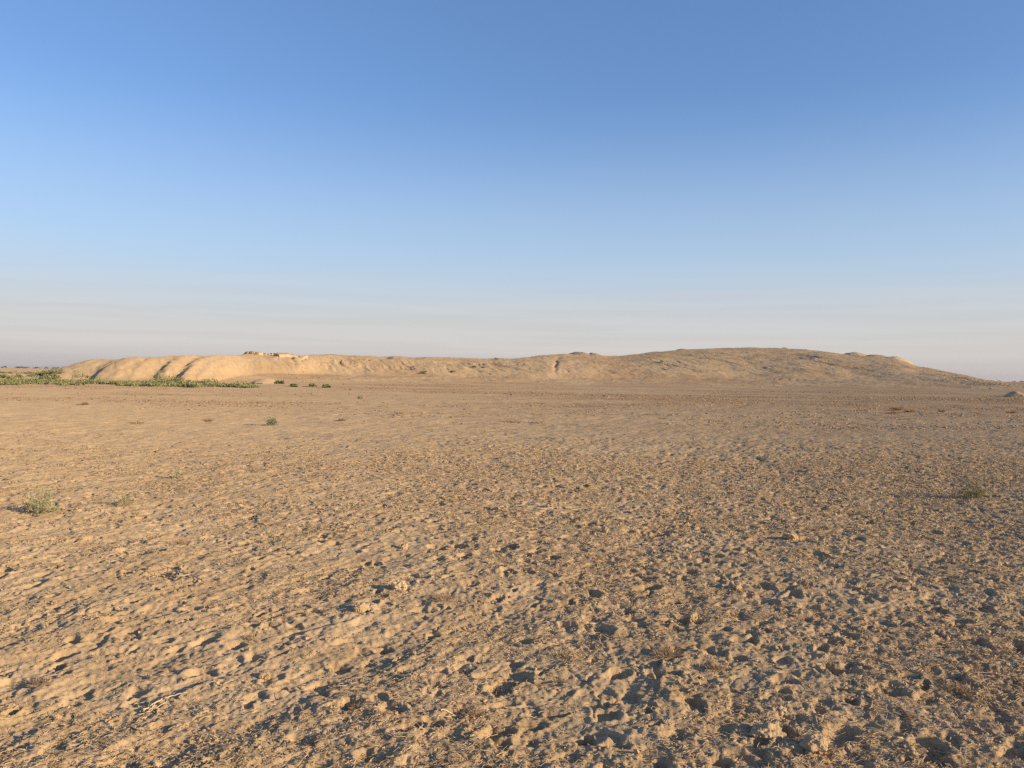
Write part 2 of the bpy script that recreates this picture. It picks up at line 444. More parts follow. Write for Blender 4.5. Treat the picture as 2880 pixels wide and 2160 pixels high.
# ----------------------------------------------------------------- tubes, leaves
class Soup:
    def __init__(s): s.V = []; s.T = []; s.n = 0
    def add(s, V, T):
        s.V.append(np.asarray(V, F32)); s.T.append(np.asarray(T, np.int32)+s.n); s.n += len(V)
    def mesh(s, name, mat, smooth=False):
        return poly_mesh(name, np.concatenate(s.V), np.concatenate(s.T), mat, smooth)
def tube(S, pts, rads, k=4):
    pts = np.asarray(pts, float); m = len(pts)
    d = np.gradient(pts, axis=0); d /= np.linalg.norm(d, axis=1, keepdims=True)+1e-9
    ref = np.where(np.abs(d[:, 2:3]) < 0.9, np.array([[0, 0, 1.0]]), np.array([[1.0, 0, 0]]))
    a = np.cross(d, ref); a /= np.linalg.norm(a, axis=1, keepdims=True)+1e-9
    b = np.cross(d, a)
    th = np.arange(k)*2*np.pi/k
    ring = a[:, None]*np.cos(th)[None, :, None] + b[:, None]*np.sin(th)[None, :, None]
    V = (pts[:, None] + ring*np.asarray(rads)[:, None, None]).reshape(-1, 3)
    i = np.arange(m-1)[:, None]*k; j = np.arange(k)[None]; j2 = (j+1) % k
    q = np.stack([i+j, i+j2, i+k+j2, i+k+j], 2).reshape(-1, 4)
    S.add(V, q)
def wander(p0, d0, L, n, jit, r, droop=0.0):
    p = [np.array(p0, float)]; d = np.array(d0, float); d /= np.linalg.norm(d)
    for i in range(n):
        d = d + r.normal(0, jit, 3) + np.array([0, 0, -droop]); d /= np.linalg.norm(d)
        p.append(p[-1] + d*L/n)
    return np.array(p)
def leaves(S, P, D, length, width, r):
    """narrow four-cornered leaves at points P with directions D"""
    n = len(P)
    D = D/(np.linalg.norm(D, axis=1, keepdims=True)+1e-9)
    a = np.cross(D, r.normal(0, 1, (n, 3))); a /= np.linalg.norm(a, axis=1, keepdims=True)+1e-9
    L = (length*r.uniform(0.6, 1.3, (n, 1))); W = (width*r.uniform(0.7, 1.3, (n, 1)))
    V = np.stack([P, P+D*L*0.5+a*W*0.5, P+D*L, P+D*L*0.5-a*W*0.5], 1).reshape(-1, 3)
    S.add(V, np.arange(n*4).reshape(n, 4))

def shrub(name, label, cat, loc, w, h, seed, mleaf, nst=26, nl=26, leaf=0.016, lw=0.006, stemr=0.0022, group=None, spiky=0.35):
    r = np.random.default_rng(seed)
    root = empty(name, loc); tag(root, label, cat, group)
    ST, LF = Soup(), Soup()
    for i in range(nst):
        az = r.uniform(0, 2*np.pi); el = np.arccos(r.uniform(0.05, 1))
        d = np.array([np.cos(az)*np.sin(el)*w*0.5, np.sin(az)*np.sin(el)*w*0.5, np.cos(el)*h])
        L = np.linalg.norm(d)*r.uniform(0.75, 1.1)
        b = np.array([r.normal(0, w*0.05), r.normal(0, w*0.05), -0.01*h])
        p = wander(b, d+np.array([0, 0, 0.1*h]), L, 6, 0.16, r)
        p[:, 2] = np.maximum(p[:, 2], 0.006*h)
        tube(ST, p, np.linspace(stemr, stemr*0.4, 7), 3)
        for k in range(r.integers(3, 6)):
            j = r.integers(2, 7); dd = (p[j]-p[j-1]); dd /= np.linalg.norm(dd)+1e-9
            d2 = dd + r.normal(0, 0.6, 3); d2[2] += 0.25
            q = wander(p[j], d2, L*r.uniform(0.18, 0.4), 4, 0.2, r)
            q[:, 2] = np.maximum(q[:, 2], 0.006*h)
            tube(ST, q, np.linspace(stemr*0.6, stemr*0.3, 5), 3)
            n = max(3, int(nl*r.uniform(0.5, 1.3)))
            t = r.uniform(0.15, 1, n)*3.99; ii = t.astype(int); f = (t-ii)[:, None]
            P = q[ii]*(1-f)+q[ii+1]*f
            D = (q[ii+1]-q[ii]); D = D/(np.linalg.norm(D, axis=1, keepdims=True)+1e-9) + r.normal(0, 0.8, (n, 3)) + np.array([0, 0, spiky])
            leaves(LF, P, D, leaf, lw, r)
    link('stem', ST.mesh('stem', MSTEM), root)
    link('foliage', LF.mesh('foliage', mleaf), root)
    return root
def gshrub(X, Y, name, label, wpx, hpx, seed, mleaf, **kw):
    p = on_ground(X, Y); D = p.y
    w = wpx/FPX*D; h = hpx/FPX*D
    return shrub(name, label, kw.pop('cat', 'shrub'), (p.x, p.y, gz(p.x, p.y)), w, h, seed, mleaf, **kw)

gshrub(118, 1440, 'desert_shrub', 'bushy grey-green thorny shrub at the far left, throwing a long twiggy shadow', 100, 74, 1, MLEAF, nst=46, nl=17, leaf=0.020, lw=0.006, stemr=0.0019)
gshrub(347, 1427, 'desert_shrub', 'small spindly grey-green shrub just right of the big far-left shrub', 44, 34, 2, MLEAF, nst=18, nl=13, leaf=0.015, lw=0.0045)
gshrub(500, 1351, 'desert_shrub', 'tiny thin green shrub behind and right of the two left shrubs', 36, 26, 3, MLEAF, nst=16, nl=10, leaf=0.018, lw=0.005)
gshrub(765, 1196, 'desert_shrub', 'round compact green shrub alone on the pale plain, left of centre', 38, 26, 4, MLEAF, nst=44, nl=24, leaf=0.022, lw=0.009)
gshrub(2738, 1404, 'desert_shrub', 'sage-green wispy shrub on rough ground near the right edge', 90, 58, 5, MLEAF_PALE, nst=46, nl=22, leaf=0.020, lw=0.005)
gshrub(2612, 1340, 'desert_shrub', 'faint pale green sprig left of and behind the right-edge sage shrub', 26, 14, 6, MLEAF_PALE, nst=9, nl=7, leaf=0.018, lw=0.005)
gshrub(1012, 1121, 'desert_shrub', 'small grey-green tuft far out on the plain in front of the mound', 14, 8, 7, MLEAF_PALE, nst=14, nl=12, leaf=0.05, lw=0.02, stemr=0.004)
# low green bushes at the right end of the scrub belt
for i, (X, Y, wp, lab) in enumerate([(783, 1081, 34, 'widest low green bush beside the pale hump past the end of the scrub belt'),
                                     (827, 1088, 20, 'low green bush, second from the scrub belt end along the mound foot'),
                                     (877, 1088, 20, 'low green bush, third from the scrub belt end along the mound foot'),
                                     (919, 1090, 20, 'rightmost low green bush along the mound foot')]):
    gshrub(X, Y, 'scrub_bush', lab, wp, 6, 40+i, MSCRUB, nst=26, nl=16, leaf=0.14, lw=0.07, stemr=0.006, group='low green bushes along the mound foot', cat='bush')

# dry tufts on the plain
def dry_tuft(X, Y, wpx, hpx, label, seed, mat=MDRY, n=160):
    p = on_ground(X, Y); D = p.y; w = wpx/FPX*D; h = hpx/FPX*D
    r = np.random.default_rng(seed); S = Soup()
    for i in range(n):
        b = np.array([np.clip(r.normal(0, w*0.2), -w*0.4, w*0.4), np.clip(r.normal(0, w*0.2), -w*0.4, w*0.4), -0.004])
        d = np.array([b[0]*1.6/w + r.normal(0, 0.35), r.normal(0, 0.35) + b[1]*1.6/w, 0.75])
        q = wander(b, d, h*r.uniform(0.4, 1.35), 3, 0.25, r, 0.12)
        rr = max(0.0012, 0.00016*D)
        tube(S, q, np.linspace(rr, rr*0.5, 4), 3)
    o = link('dry_tuft', S.mesh('dry_tuft', mat), None, (p.x, p.y, gz(p.x, p.y)))
    return tag(o, label, 'dry plant', 'dry tufts scattered on the plain')
for i, a in enumerate([
    (387, 1190, 32, 11, 'flat brown dry tuft on the pale left plain, left of the round green shrub'),
    (583, 1184, 26, 9, 'small brown dry tuft between the flat tuft and the round green shrub'),
    (239, 1139, 22, 8, 'dark brown dry tuft on the left plain below the scrub belt'),
    (1124, 1166, 20, 11, 'brown dry tuft on the plain right of the round green shrub'),
    (961, 1180, 20, 9, 'low straw dry tuft nearest the right side of the round green shrub'),
    (1437, 1186, 60, 13, 'wide reddish brown dry tuft in the middle of the plain'),
    (1512, 1188, 44, 9, 'narrower reddish dry tuft touching the wide one in mid plain'),
    (2521, 1152, 22, 15, 'upright rusty dry tuft in the right far field, left one of a close pair'),
    (2559, 1159, 24, 13, 'rusty dry tuft in the right far field, right one of a close pair'),
    (2427, 1156, 26, 9, 'flat olive dry tuft left of the rusty pair in the right far field'),
    (2513, 1165, 30, 8, 'dark low dry tuft just below the rusty pair'),
    (2648, 1157, 14, 8, 'small dry tuft just right of the rusty pair'),
    (2743, 1161, 24, 11, 'rusty dry tuft well right of the pair in the far field'),
    (2843, 1158, 20, 11, 'rightmost rusty dry tuft in the far field'),
    (1755, 1116, 22, 6, 'thin dry tuft in the far brown field right of centre'),
    (2080, 1148, 18, 7, 'dull dry tuft in the far brown field left of the rusty pair'),
    (510, 1530, 46, 15, 'dark brittle dry tuft on the near left ground above the forked branch'),
    (1245, 1688, 70, 24, 'brown tangled dry tuft behind the pale clod in the near middle'),
    (1590, 1840, 110, 30, 'broad brown dry tuft flattened on the near ground at centre'),
    (1875, 1845, 70, 34, 'dry tuft with upright straw stubs in the near right centre'),
    (2010, 1880, 56, 22, 'brown dry tuft at the edge of the deep hoof prints, near right'),
    (2460, 1842, 54, 20, 'dark brown dry tuft on the near right ground'),
    (2705, 1930, 90, 26, 'broadest dark dry tuft near the right edge'),
    (2560, 2010, 40, 16, 'small dry tuft left of the broad dark one near the right edge'),
    (1390, 1930, 84, 22, 'russet dry tuft flattened on the near centre ground'),
    (1330, 2010, 70, 20, 'straw dry tuft with fallen stalks at the bottom centre'),
    (120, 1930, 70, 14, 'flat brown dry tuft at the lower left edge'),
    (700, 1800, 60, 12, 'flattened brown dry tuft on the lower left ground'),
    (1010, 1995, 60, 18, 'small brown dry tuft on the rim of a pit at the lower left centre'),
    ]):
    dry_tuft(*a, 100+i, MDRY if i % 3 else MSTRAW)

# ----------------------------------------------------------------- litter and crumbs (nobody could count them)
def scatter(n, y0, y1, seed, dens):
    r = np.random.default_rng(seed)
    out = []
    tot = 0
    while tot < n:
        y = np.sqrt(r.uniform(y0**0.9, y1**0.9, 60000)**(2/0.9))
        u = r.uniform(-0.78, 0.78, 60000); x = u*y
        k = r.uniform(0, 1, 60000) < dens(x, y)
        out.append(np.stack([x[k], y[k]], 1)); tot += k.sum()
    return np.concatenate(out)[:n].astype(F32), r
def build_litter():
    def dens(x, y):
        u = x/y
        return np.clip(0.30 + 0.9*pn(x/1.3, y/1.3, 71) + 0.45*pn(x/0.3, y/0.3, 73) + 0.55*u, 0.02, 1)
    P, r = scatter(80000, 2.6, 17, 5, dens)
    n = len(P)
    z = ground_h(P[:, 0], P[:, 1], np.full(n, 0.008, F32))
    D = P[:, 1]
    L = r.gamma(3.0, 0.011, n).clip(0.012, 0.11).astype(F32)*(0.8 + 0.04*D)
    rad = (r.uniform(0.0007, 0.0016, n)*(0.75+0.10*D)).astype(F32)
    az = r.uniform(0, 2*np.pi, n); pitch = r.normal(0.10, 0.22, n)
    d = np.stack([np.cos(az)*np.cos(pitch), np.sin(az)*np.cos(pitch), np.sin(pitch)], 1)
    side = np.stack([-np.sin(az), np.cos(az), np.zeros(n)], 1)
    upv = np.cross(side, -d)
    bend = r.normal(0, 0.18, (n, 1))*L[:, None]; arch = (r.uniform(0.0, 0.22, (n, 1)))*L[:, None]
    c = np.concatenate([P, (z+0.003+rad)[:, None]], 1)
    A = c - d*L[:, None]*0.5; B = c + d*L[:, None]*0.5; M = c + side*bend + upv*arch
    V = []
    for q in (A, M, B):
        for k in range(3):
            t = k*2*np.pi/3
            V.append(q + side*(rad[:, None]*np.cos(t)) + upv*(rad[:, None]*np.sin(t)))
    V = np.stack(V, 1).reshape(-1, 3)
    f = []
    for s in (0, 3):
        for k in range(3):
            k2 = (k+1) % 3; f.append([s+k, s+k2, s+3+k2, s+3+k])
    f = np.array(f, np.int32)
    Fc = (np.arange(n, dtype=np.int32)[:, None, None]*9 + f[None]).reshape(-1, 4)
    o = link('plant_litter', poly_mesh('plant_litter', V, Fc, MSTRAW))
    tag(o, 'short dry straw stalks littering the trampled ground', 'litter', None, 'stuff')
build_litter()

ICO_V = None
def icosphere(sub):
    t = (1+5**0.5)/2
    V = np.array([(-1, t, 0), (1, t, 0), (-1, -t, 0), (1, -t, 0), (0, -1, t), (0, 1, t), (0, -1, -t), (0, 1, -t), (t, 0, -1), (t, 0, 1), (-t, 0, -1), (-t, 0, 1)], float)
    Fc = [(0, 11, 5), (0, 5, 1), (0, 1, 7), (0, 7, 10), (0, 10, 11), (1, 5, 9), (5, 11, 4), (11, 10, 2), (10, 7, 6), (7, 1, 8), (3, 9, 4), (3, 4, 2), (3, 2, 6), (3, 6, 8), (3, 8, 9), (4, 9, 5), (2, 4, 11), (6, 2, 10), (8, 6, 7), (9, 8, 1)]
    V = [tuple(v/np.linalg.norm(v)) for v in V]
    for _ in range(sub):
        c = {}; out = []
        def mid(a, b):
            k = (min(a, b), max(a, b))
            if k not in c:
                m = np.array(V[a])+np.array(V[b]); V.append(tuple(m/np.linalg.norm(m))); c[k] = len(V)-1
            return c[k]
        for a, b, d in Fc:
            e, f, g = mid(a, b), mid(b, d), mid(d, a); out += [(a, e, g), (b, f, e), (d, g, f), (e, f, g)]
        Fc = out
    return np.array(V), np.array(Fc, np.int32)
def build_crumbs():
    def dens(x, y):
        return np.clip(masks(x, y)*1.1 - 0.15 + 0.8*pn(x/0.35, y/0.35, 75), 0.03, 1)
    P, r = scatter(42000, 2.6, 15, 6, dens)
    n = len(P)
    z = ground_h(P[:, 0], P[:, 1], np.full(n, 0.008, F32))
    V0, F0 = icosphere(0); m = len(V0)
    sz = (0.0028 + r.gamma(1.3, 0.0022, n)).clip(0.003, 0.018)*(0.8+0.05*P[:, 1])
    jit = r.uniform(0.6, 1.35, (n, m, 1))
    sc3 = r.uniform(0.65, 1.3, (n, 1, 3))*np.array([1, 1, 0.75])
    az = r.uniform(0, 2*np.pi, n); c, s = np.cos(az), np.sin(az)
    v = V0[None]*jit*sc3*sz[:, None, None]
    x = v[..., 0]*c[:, None]-v[..., 1]*s[:, None]; y = v[..., 0]*s[:, None]+v[..., 1]*c[:, None]
    V = np.stack([x+P[:, 0:1], y+P[:, 1:2], v[..., 2]+(z+sz*0.35)[:, None]], 2).reshape(-1, 3)
    Fc = (np.arange(n, dtype=np.int32)[:, None, None]*m + F0[None]).reshape(-1, 3)
    o = link('soil_crumbs', poly_mesh('soil_crumbs', V, Fc, MCLOD))
    tag(o, 'small dry soil crumbs strewn over the trampled ground', 'soil', None, 'stuff')
build_crumbs()

def build_cover():
    def dens(x, y):
        c = pn(x/26.0, y/9.0, 61) + 0.8*pn(x/9.0, y/3.0, 62) + 0.7*pn(x/1.6, y/1.0, 64)
        return np.clip(0.14 + 0.9*c + 0.3*x/y, 0.01, 1)
    r = np.random.default_rng(8)
    V0, F0 = icosphere(0); m = len(V0); VV = []
    for n, ya, yb, s0 in ((22000, 9, 30, 0.012), (18000, 26, 70, 0.022), (9000, 60, 112, 0.034)):
        P, r = scatter(n, ya, yb, int(ya), dens)
        z = ground_h(P[:, 0], P[:, 1], 0.006*P[:, 1])
        sz = s0*(0.55 + r.gamma(1.4, 0.5, n)).clip(0.5, 2.6)
        jit = r.uniform(0.5, 1.4, (n, m, 1))
        sc3 = r.uniform(0.7, 1.6, (n, 1, 3))*np.array([1.25, 1.25, 0.42])
        v = V0[None]*jit*sc3*sz[:, None, None]
        VV.append(np.stack([v[..., 0]+P[:, 0:1], v[..., 1]+P[:, 1:2], v[..., 2]+(z+sz*0.15)[:, None]], 2).reshape(-1, 3))
    V = np.concatenate(VV); n = len(V)//m
    Fc = (np.arange(n, dtype=np.int32)[:, None, None]*m + F0[None]).reshape(-1, 3)
    o = link('dry_ground_cover', poly_mesh('dry_ground_cover', V, Fc, MCOVER))
    tag(o, 'sparse low dry plant cover and crumbs over the far plain', 'ground cover', None, 'stuff')
build_cover()
build_rubble()

# ----------------------------------------------------------------- single clods
def lump(name, V0, F0, loc, size, seed, mat, rough=0.35, sink=0.3, rot=0.0):
    v = V0.copy()
    q = v*1.3 + seed*3.7
    def p3(f, k):
        return (pn(q[:, 0]*f, q[:, 1]*f, k) + pn(q[:, 1]*f, q[:, 2]*f, k+1) + pn(q[:, 2]*f, q[:, 0]*f, k+2))*0.7
    d = 1 + rough*(p3(1.0, seed) + 0.55*p3(2.3, seed+9) + 0.3*p3(5.0, seed+17) + 0.2*p3(9.0, seed+27))
    v = v*d[:, None]*np.array(size)*0.5
    c, s = math.cos(rot), math.sin(rot)
    v = np.stack([v[:, 0]*c-v[:, 1]*s, v[:, 0]*s+v[:, 1]*c, v[:, 2]], 1)
    v[:, 2] += size[2]*(0.5-sink)
    return link(name, poly_mesh(name, v, F0, mat, False), None, loc)
I3 = icosphere(3); I2 = icosphere(2); I4 = icosphere(4)
for i, (X, Y, wp, hp, dep, mat, lab) in enumerate([
    (1122, 1662, 34, 26, 1.1, MPALECLOD, 'smooth pale rounded clod standing out in the near centre left'),
    (1012, 1722, 36, 24, 1.0, MCLOD, 'dark-sided block of dried mud left of the pale rounded clod'),
    (1038, 1712, 48, 16, 1.0, MPALECLOD, 'flat tilted mud flake beside the dark-sided block'),
    (2155, 2056, 84, 50, 0.9, MCLOD, 'largest crumbly clod with a deep black shadow, near the bottom right'),
    (2292, 2100, 64, 40, 1.1, MCLOD, 'wedge-shaped clod right of the largest crumbly clod'),
    (1321, 1868, 50, 26, 1.2, MPALECLOD, 'pale flattened clod at the lower centre above a long pit shadow'),
    (2066, 1650, 36, 22, 1.0, MCLOD, 'knobbly clod on trampled ground right of centre'),
    (1702, 1500, 16, 16, 0.9, MPALECLOD, 'upright little clod throwing a long thin shadow in the middle ground'),
    (1134, 1546, 22, 18, 1.0, MCLOD, 'small square clod with slanting shadow left of centre'),
    (1420, 1408, 18, 10, 1.0, MCLOD, 'tiny dark clod far out in the centre of the plain'),
    (2225, 1518, 36, 18, 0.9, MCLOD, 'humped clod beside a black hole in the right middle ground'),
    (2506, 1628, 50, 30, 0.9, MCLOD, 'humped clod beside a black hole near the right edge'),
    (1160, 1916, 24, 20, 1.0, MCLOD, 'small rounded clod in the bottom left centre'),
    (2200, 1990, 30, 18, 1.1, MPALECLOD, 'small pale clod just behind the largest crumbly clod'),
    (745, 1908, 28, 20, 1.0, MCLOD, 'rounded clod among pits on the lower left ground'),
    (1945, 1736, 32, 22, 1.0, MCLOD, 'round clod at the rim of a shaded pit in the right foreground'),
    ]):
    p = on_ground(X, Y); s = p.y/FPX
    lump('earth_clod', *I3, (p.x, p.y, gz(p.x, p.y)), (wp*s*1.15, wp*s*dep, hp*s*1.25), 20+i, mat, 0.30, 0.28, i*1.3)
    tag(bpy.context.scene.collection.objects[-1], lab, 'clod', 'loose clods on the near ground')

# ----------------------------------------------------------------- fallen branches and twigs
def ground_twig(name, label, pts, r0_, r1_, mat, seed, forks=(), lift=0.012):
    r = np.random.default_rng(seed); S = Soup()
    base = on_ground(*pts[0]); base.z = gz(base.x, base.y)
    def path(pp, n):
        W = np.array([on_ground(*q)[:] for q in pp]); t = np.linspace(0, len(pp)-1, n)
        x = np.interp(t, range(len(pp)), W[:, 0]); y = np.interp(t, range(len(pp)), W[:, 1])
        x = x + r.normal(0, 0.003, n); y = y + r.normal(0, 0.004, n)
        z = ground_h(x, y, np.full(n, 0.05))
        z = np.convolve(np.pad(z, 2, 'edge'), np.ones(5)/5, 'valid') + lift + r.normal(0, 0.002, n)
        z = np.maximum(z, ground_h(x, y, np.full(n, 0.008)) + 0.003)
        return np.stack([x-base.x, y-base.y, z-base.z], 1)
    q = path(pts, 18); tube(S, q, np.linspace(r0_, r1_, 18), 6)
    o = link(name, S.mesh(name, mat, True), None, base); tag(o, label, 'branch')
    for fk in forks:
        T = Soup(); q = path(fk, 9); tube(T, q, np.linspace(r0_*0.6, r1_*0.8, 9), 5)
        link('side_twig', T.mesh('side_twig', mat, True), o)
    return o
ground_twig('fallen_branch', 'long pale forked branch lying on the near left ground', [(566, 1643), (534, 1628), (497, 1612), (470, 1604), (436, 1600)], 0.0065, 0.0025, MTWIG, 1,
            [[(497, 1612), (506, 1624), (490, 1640)], [(534, 1628), (500, 1632), (470, 1622), (430, 1614)]], 0.02)
ground_twig('fallen_branch', 'dark thin twig stretching left of the pale forked branch', [(500, 1640), (455, 1627), (415, 1616), (350, 1608)], 0.0035, 0.0015, MDARKTWIG, 2, [], 0.012)
ground_twig('fallen_branch', 'curved bleached branch with side twigs on the lower left ground', [(400, 2000), (430, 1982), (462, 1968), (500, 1962), (526, 1960)], 0.0055, 0.002, MTWIG, 3,
            [[(430, 1982), (412, 1970), (380, 1972)], [(462, 1968), (470, 1978), (440, 1992), (410, 2005)], [(430, 1982), (425, 1995), (395, 2010)]], 0.016)
ground_twig('fallen_branch', 'dark bent twig on trampled soil at the lower centre', [(1600, 1912), (1560, 1914), (1520, 1922), (1472, 1936)], 0.006, 0.002, MDARKTWIG, 4, [], 0.014)
ground_twig('fallen_branch', 'thin straight twig slanting across the bottom left pits', [(400, 2072), (372, 2054), (340, 2036)], 0.003, 0.0015, MDARKTWIG, 5, [], 0.012)
ground_twig('fallen_branch', 'pale straight stalk in the middle ground, right of centre', [(1520, 1442), (1552, 1438), (1580, 1436)], 0.004, 0.002, MTWIG, 6, [], 0.016)
ground_twig('fallen_branch', 'pale stalk poking up from the bottom right centre', [(1240, 2012), (1290, 2006), (1350, 1998)], 0.004, 0.0015, MTWIG, 7, [[(1290, 2006), (1270, 2016), (1240, 2028)]], 0.018)

# ----------------------------------------------------------------- green scrub belt
def clump_leaves(S, r, c, w, h, n, leaf):
    # lumpy dome of leaf clusters
    k = max(5, int(n/12))
    az = r.uniform(0, 2*np.pi, k); rr = np.sqrt(r.uniform(0, 1, k)); el = r.uniform(0.05, 1, k)**0.8
    C = np.stack([np.cos(az)*rr*w*0.5, np.sin(az)*rr*w*0.5, el*h*np.sqrt(np.clip(1-0.8*rr**2, 0.05, 1))], 1)
    j = r.integers(0, k, n)
    P = C[j] + r.normal(0, 1, (n, 3))*np.array([w*0.07, w*0.07, h*0.08])
    P[:, 2] = np.abs(P[:, 2])
    leaves(S, P+np.array(c), r.normal(0, 1, (n, 3))+np.array([0, 0, 0.5]), leaf, leaf*0.6, r)
def build_scrub():
    r = np.random.default_rng(21); S = Soup()
    back = [(-300, 150), (60, 140), (140, 104), (200, 93), (330, 90), (470, 90), (560, 89), (600, 86), (715, 82)]
    cnt = 0
    for i in range(2600):
        X = r.uniform(-260, 712); fr = 75.0 + 2*math.sin(X*0.013) + (2 if X > 560 else 0) + 2.5*float(pn(np.array([X/38.0]), np.array([3.3]), 82)[0])
        bk = float(itp(X, back)); y = r.uniform(fr, bk); x = (X-1440)/FPX*y
        dn = 0.62 + 0.9*float(pn(np.array([x/7.0]), np.array([y/5.0]), 81)[0])
        if y > 100: dn -= 0.30
        if r.uniform() > dn or dn < 0.30: continue
        tall = 0.7 + 0.75*max(0.0, float(pn(np.array([x/5.0]), np.array([y/4.0]), 83)[0]))
        w = r.uniform(0.5, 1.5); h = tall*r.uniform(0.16, 0.50)*(1.25 if y > 86 and 430 < X < 560 else 1.0)*(1-0.45*float(sstep(560, 700, X)))
        clump_leaves(S, r, (x, y, hz(x, y)-0.03), w, h, int(60+50*w), 0.15)
        cnt += 1
    o = link('green_scrub', S.mesh('green_scrub', MSCRUB))
    tag(o, 'low belt of green scrub growing at the foot of the left banks', 'scrub', None, 'stuff')
build_scrub()
def scrub_bush(X, D, w, h, label, seed, mat=MSCRUB, leaf=0.16, zfun=hz, group=None):
    x = (X-1440)/FPX*D; r = np.random.default_rng(seed)
    root = empty('scrub_bush', (x, D, zfun(x, D)-0.02)); tag(root, label, 'bush', group)
    S = Soup(); clump_leaves(S, r, (0, 0, 0), w, h, int(160*w), leaf)
    T = Soup()
    for i in range(9):
        az = r.uniform(0, 6.28)
        tube(T, wander((0, 0, -0.05), (math.cos(az)*w*0.4, math.sin(az)*w*0.4, h*0.8), h*0.8, 4, 0.15, r), np.linspace(0.02, 0.006, 5), 4)
    link('stem', T.mesh('stem', MSTEM), root); link('foliage', S.mesh('foliage', mat), root)
for i, (X, D, w, h, lab) in enumerate([
    (128, 118, 3.8, 1.15, 'tallest round green bush at the back of the scrub belt, left of the banks'),
    (160, 100, 1.8, 0.6, 'small green bush on the skyline where the left bank begins'),
    (226, 89, 1.9, 1.25, 'wide green bush in front of the leftmost bank'),
    (468, 89, 3.2, 1.05, 'broad raised green bush below the dark gully shadows'),
    (515, 89, 2.2, 0.8, 'green bush adjoining the broad raised one on its right'),
    (585, 88, 2.2, 0.7, 'low wide green bush near the tapering right part of the scrub belt'),
    (680, 80, 2.3, 0.6, 'end bush at the right tip of the green scrub belt')]):
    scrub_bush(X, D, w, h, lab, 300+i, group='bushes standing out of the scrub belt')

# bushes on the mound
def hill_depth(X, Y):
    """first point along the pixel ray that meets the hill"""
    ds = np.arange(90, 300, 0.4); d = ray(X, Y)
    P = np.array(CAM)[None] + np.array(d)[None]*(ds/d.y)[:, None]
    z = hill_z(P[:, 0], P[:, 1])[0]
    k = np.where(z > P[:, 2])[0]
    return float(ds[k[0]]) if len(k) else float(itp(X, DC))-2
for i, (X, Y, w, h, mat, lab) in enumerate([
    (1098, 1010, 1.1, 0.6, MSCRUB_DARK, 'dark bush on the upper edge of the mound, left of centre'),
    (1160, 1040, 1.0, 0.75, MSCRUB_DARK, 'dark round bush halfway down the mound face, left of centre'),
    (1192, 1052, 1.5, 0.5, MSCRUB_DARK, 'flat dark bush at the foot of the mound below the round one'),
    (1271, 1049, 1.1, 0.45, MSCRUB_DARK, 'small flat dark bush low on the mound, right of the flat one'),
    (1333, 1036, 0.8, 0.4, MSCRUB_DARK, 'tiny brownish bush on the mound face, left one of a faint pair'),
    (1358, 1036, 0.6, 0.35, MSCRUB_DARK, 'tiny dark bush on the mound face, right one of a faint pair'),
    (1395, 1012, 0.8, 0.55, MSCRUB_DARK, 'small dark bush on the skyline near the centre'),
    (1859, 1019, 0.8, 0.5, MSCRUB_DARK, 'lone dark dot of a bush on the right slope of the mound'),
    (826, 1010, 0.5, 0.3, MSCRUB_DARK, 'tiny dark bush below the mudbrick ruin')]):
    D = hill_depth(X, Y)
    scrub_bush(X, D, w, h, lab, 340+i, mat, 0.14, group='dark bushes on the mound')

# ----------------------------------------------------------------- mudbrick ruin on the mound
def wall_piece(S, p0, p1, thick, hs, seed, base):
    """eroded wall run between p0 and p1 with a ragged top"""
    r = np.random.default_rng(seed); n = len(hs)*4
    t = np.linspace(0, 1, n); H = 0.8*np.interp(t, np.linspace(0, 1, len(hs)), hs) + r.normal(0, 0.05, n)
    a = np.array(p0); b = np.array(p1); d = (b-a)/np.linalg.norm(b-a); nn = np.array([-d[1], d[0]])
    V = []
    for i in range(n):
        c = a + (b-a)*t[i]; w = thick*0.5
        j = r.normal(0, 0.04, 8)
        for (k, zz, ww) in ((1, -0.6, 1.2), (1, H[i]*0.5, 1.05), (1, H[i], 0.8), (-1, H[i]*0.96, 0.8), (-1, H[i]*0.5, 1.05), (-1, -0.6, 1.2)):
            q = c + nn*k*w*ww
            V.append((q[0]+j[0], q[1]+j[1], zz+base(q[0], q[1])))
    V = np.array(V); f = []
    for i in range(n-1):
        for k in range(5):
            f.append((i*6+k, (i+1)*6+k, (i+1)*6+k+1, i*6+k+1))
    f += [(0, 1, 4, 5), (1, 2, 3, 4), ((n-1)*6+5, (n-1)*6+4, (n-1)*6+1, (n-1)*6), ((n-1)*6+4, (n-1)*6+3, (n-1)*6+2, (n-1)*6+1)]
    S.add(V, np.array(f))
RUIN_D = 144.0
def build_ruin():
    x0 = (780-1440)/FPX*RUIN_D
    zb = hz(x0, RUIN_D-4)
    root = empty('mudbrick_ruin', (x0, RUIN_D, zb)); tag(root, 'broken mudbrick walls standing on the left end of the mound', 'ruin')
    def u(X): return (X-780)/FPX*RUIN_D
    for i, (X0, X1, dy0, dy1, th, hs, nm) in enumerate([
        (690, 746, -1.5, -2.6, 1.4, (0.25, 0.5, 0.62, 0.6, 0.66, 0.55), 'wall'),
        (746, 776, -1.0, 0.2, 1.0, (0.35, 0.22, 0.25, 0.2), 'wall'),
        (790, 816, -3.0, -1.0, 1.6, (0.62, 0.68, 0.64), 'wall'),
        (770, 792, 1.2, 0.8, 0.9, (0.30, 0.34, 0.3), 'wall'),
        (816, 848, -0.5, 1.0, 1.0, (0.42, 0.3, 0.26, 0.2), 'wall'),
        (846, 853, -2.2, 1.6, 0.8, (0.1, 0.4, 0.5), 'wall')]):
        S = Soup(); wall_piece(S, (u(X0), dy0), (u(X1), dy1), th, hs, 60+i, lambda a, b: hz(a+x0, min(b+RUIN_D, 145.0))-zb)
        link(nm, S.mesh(nm, MBRICK), root)
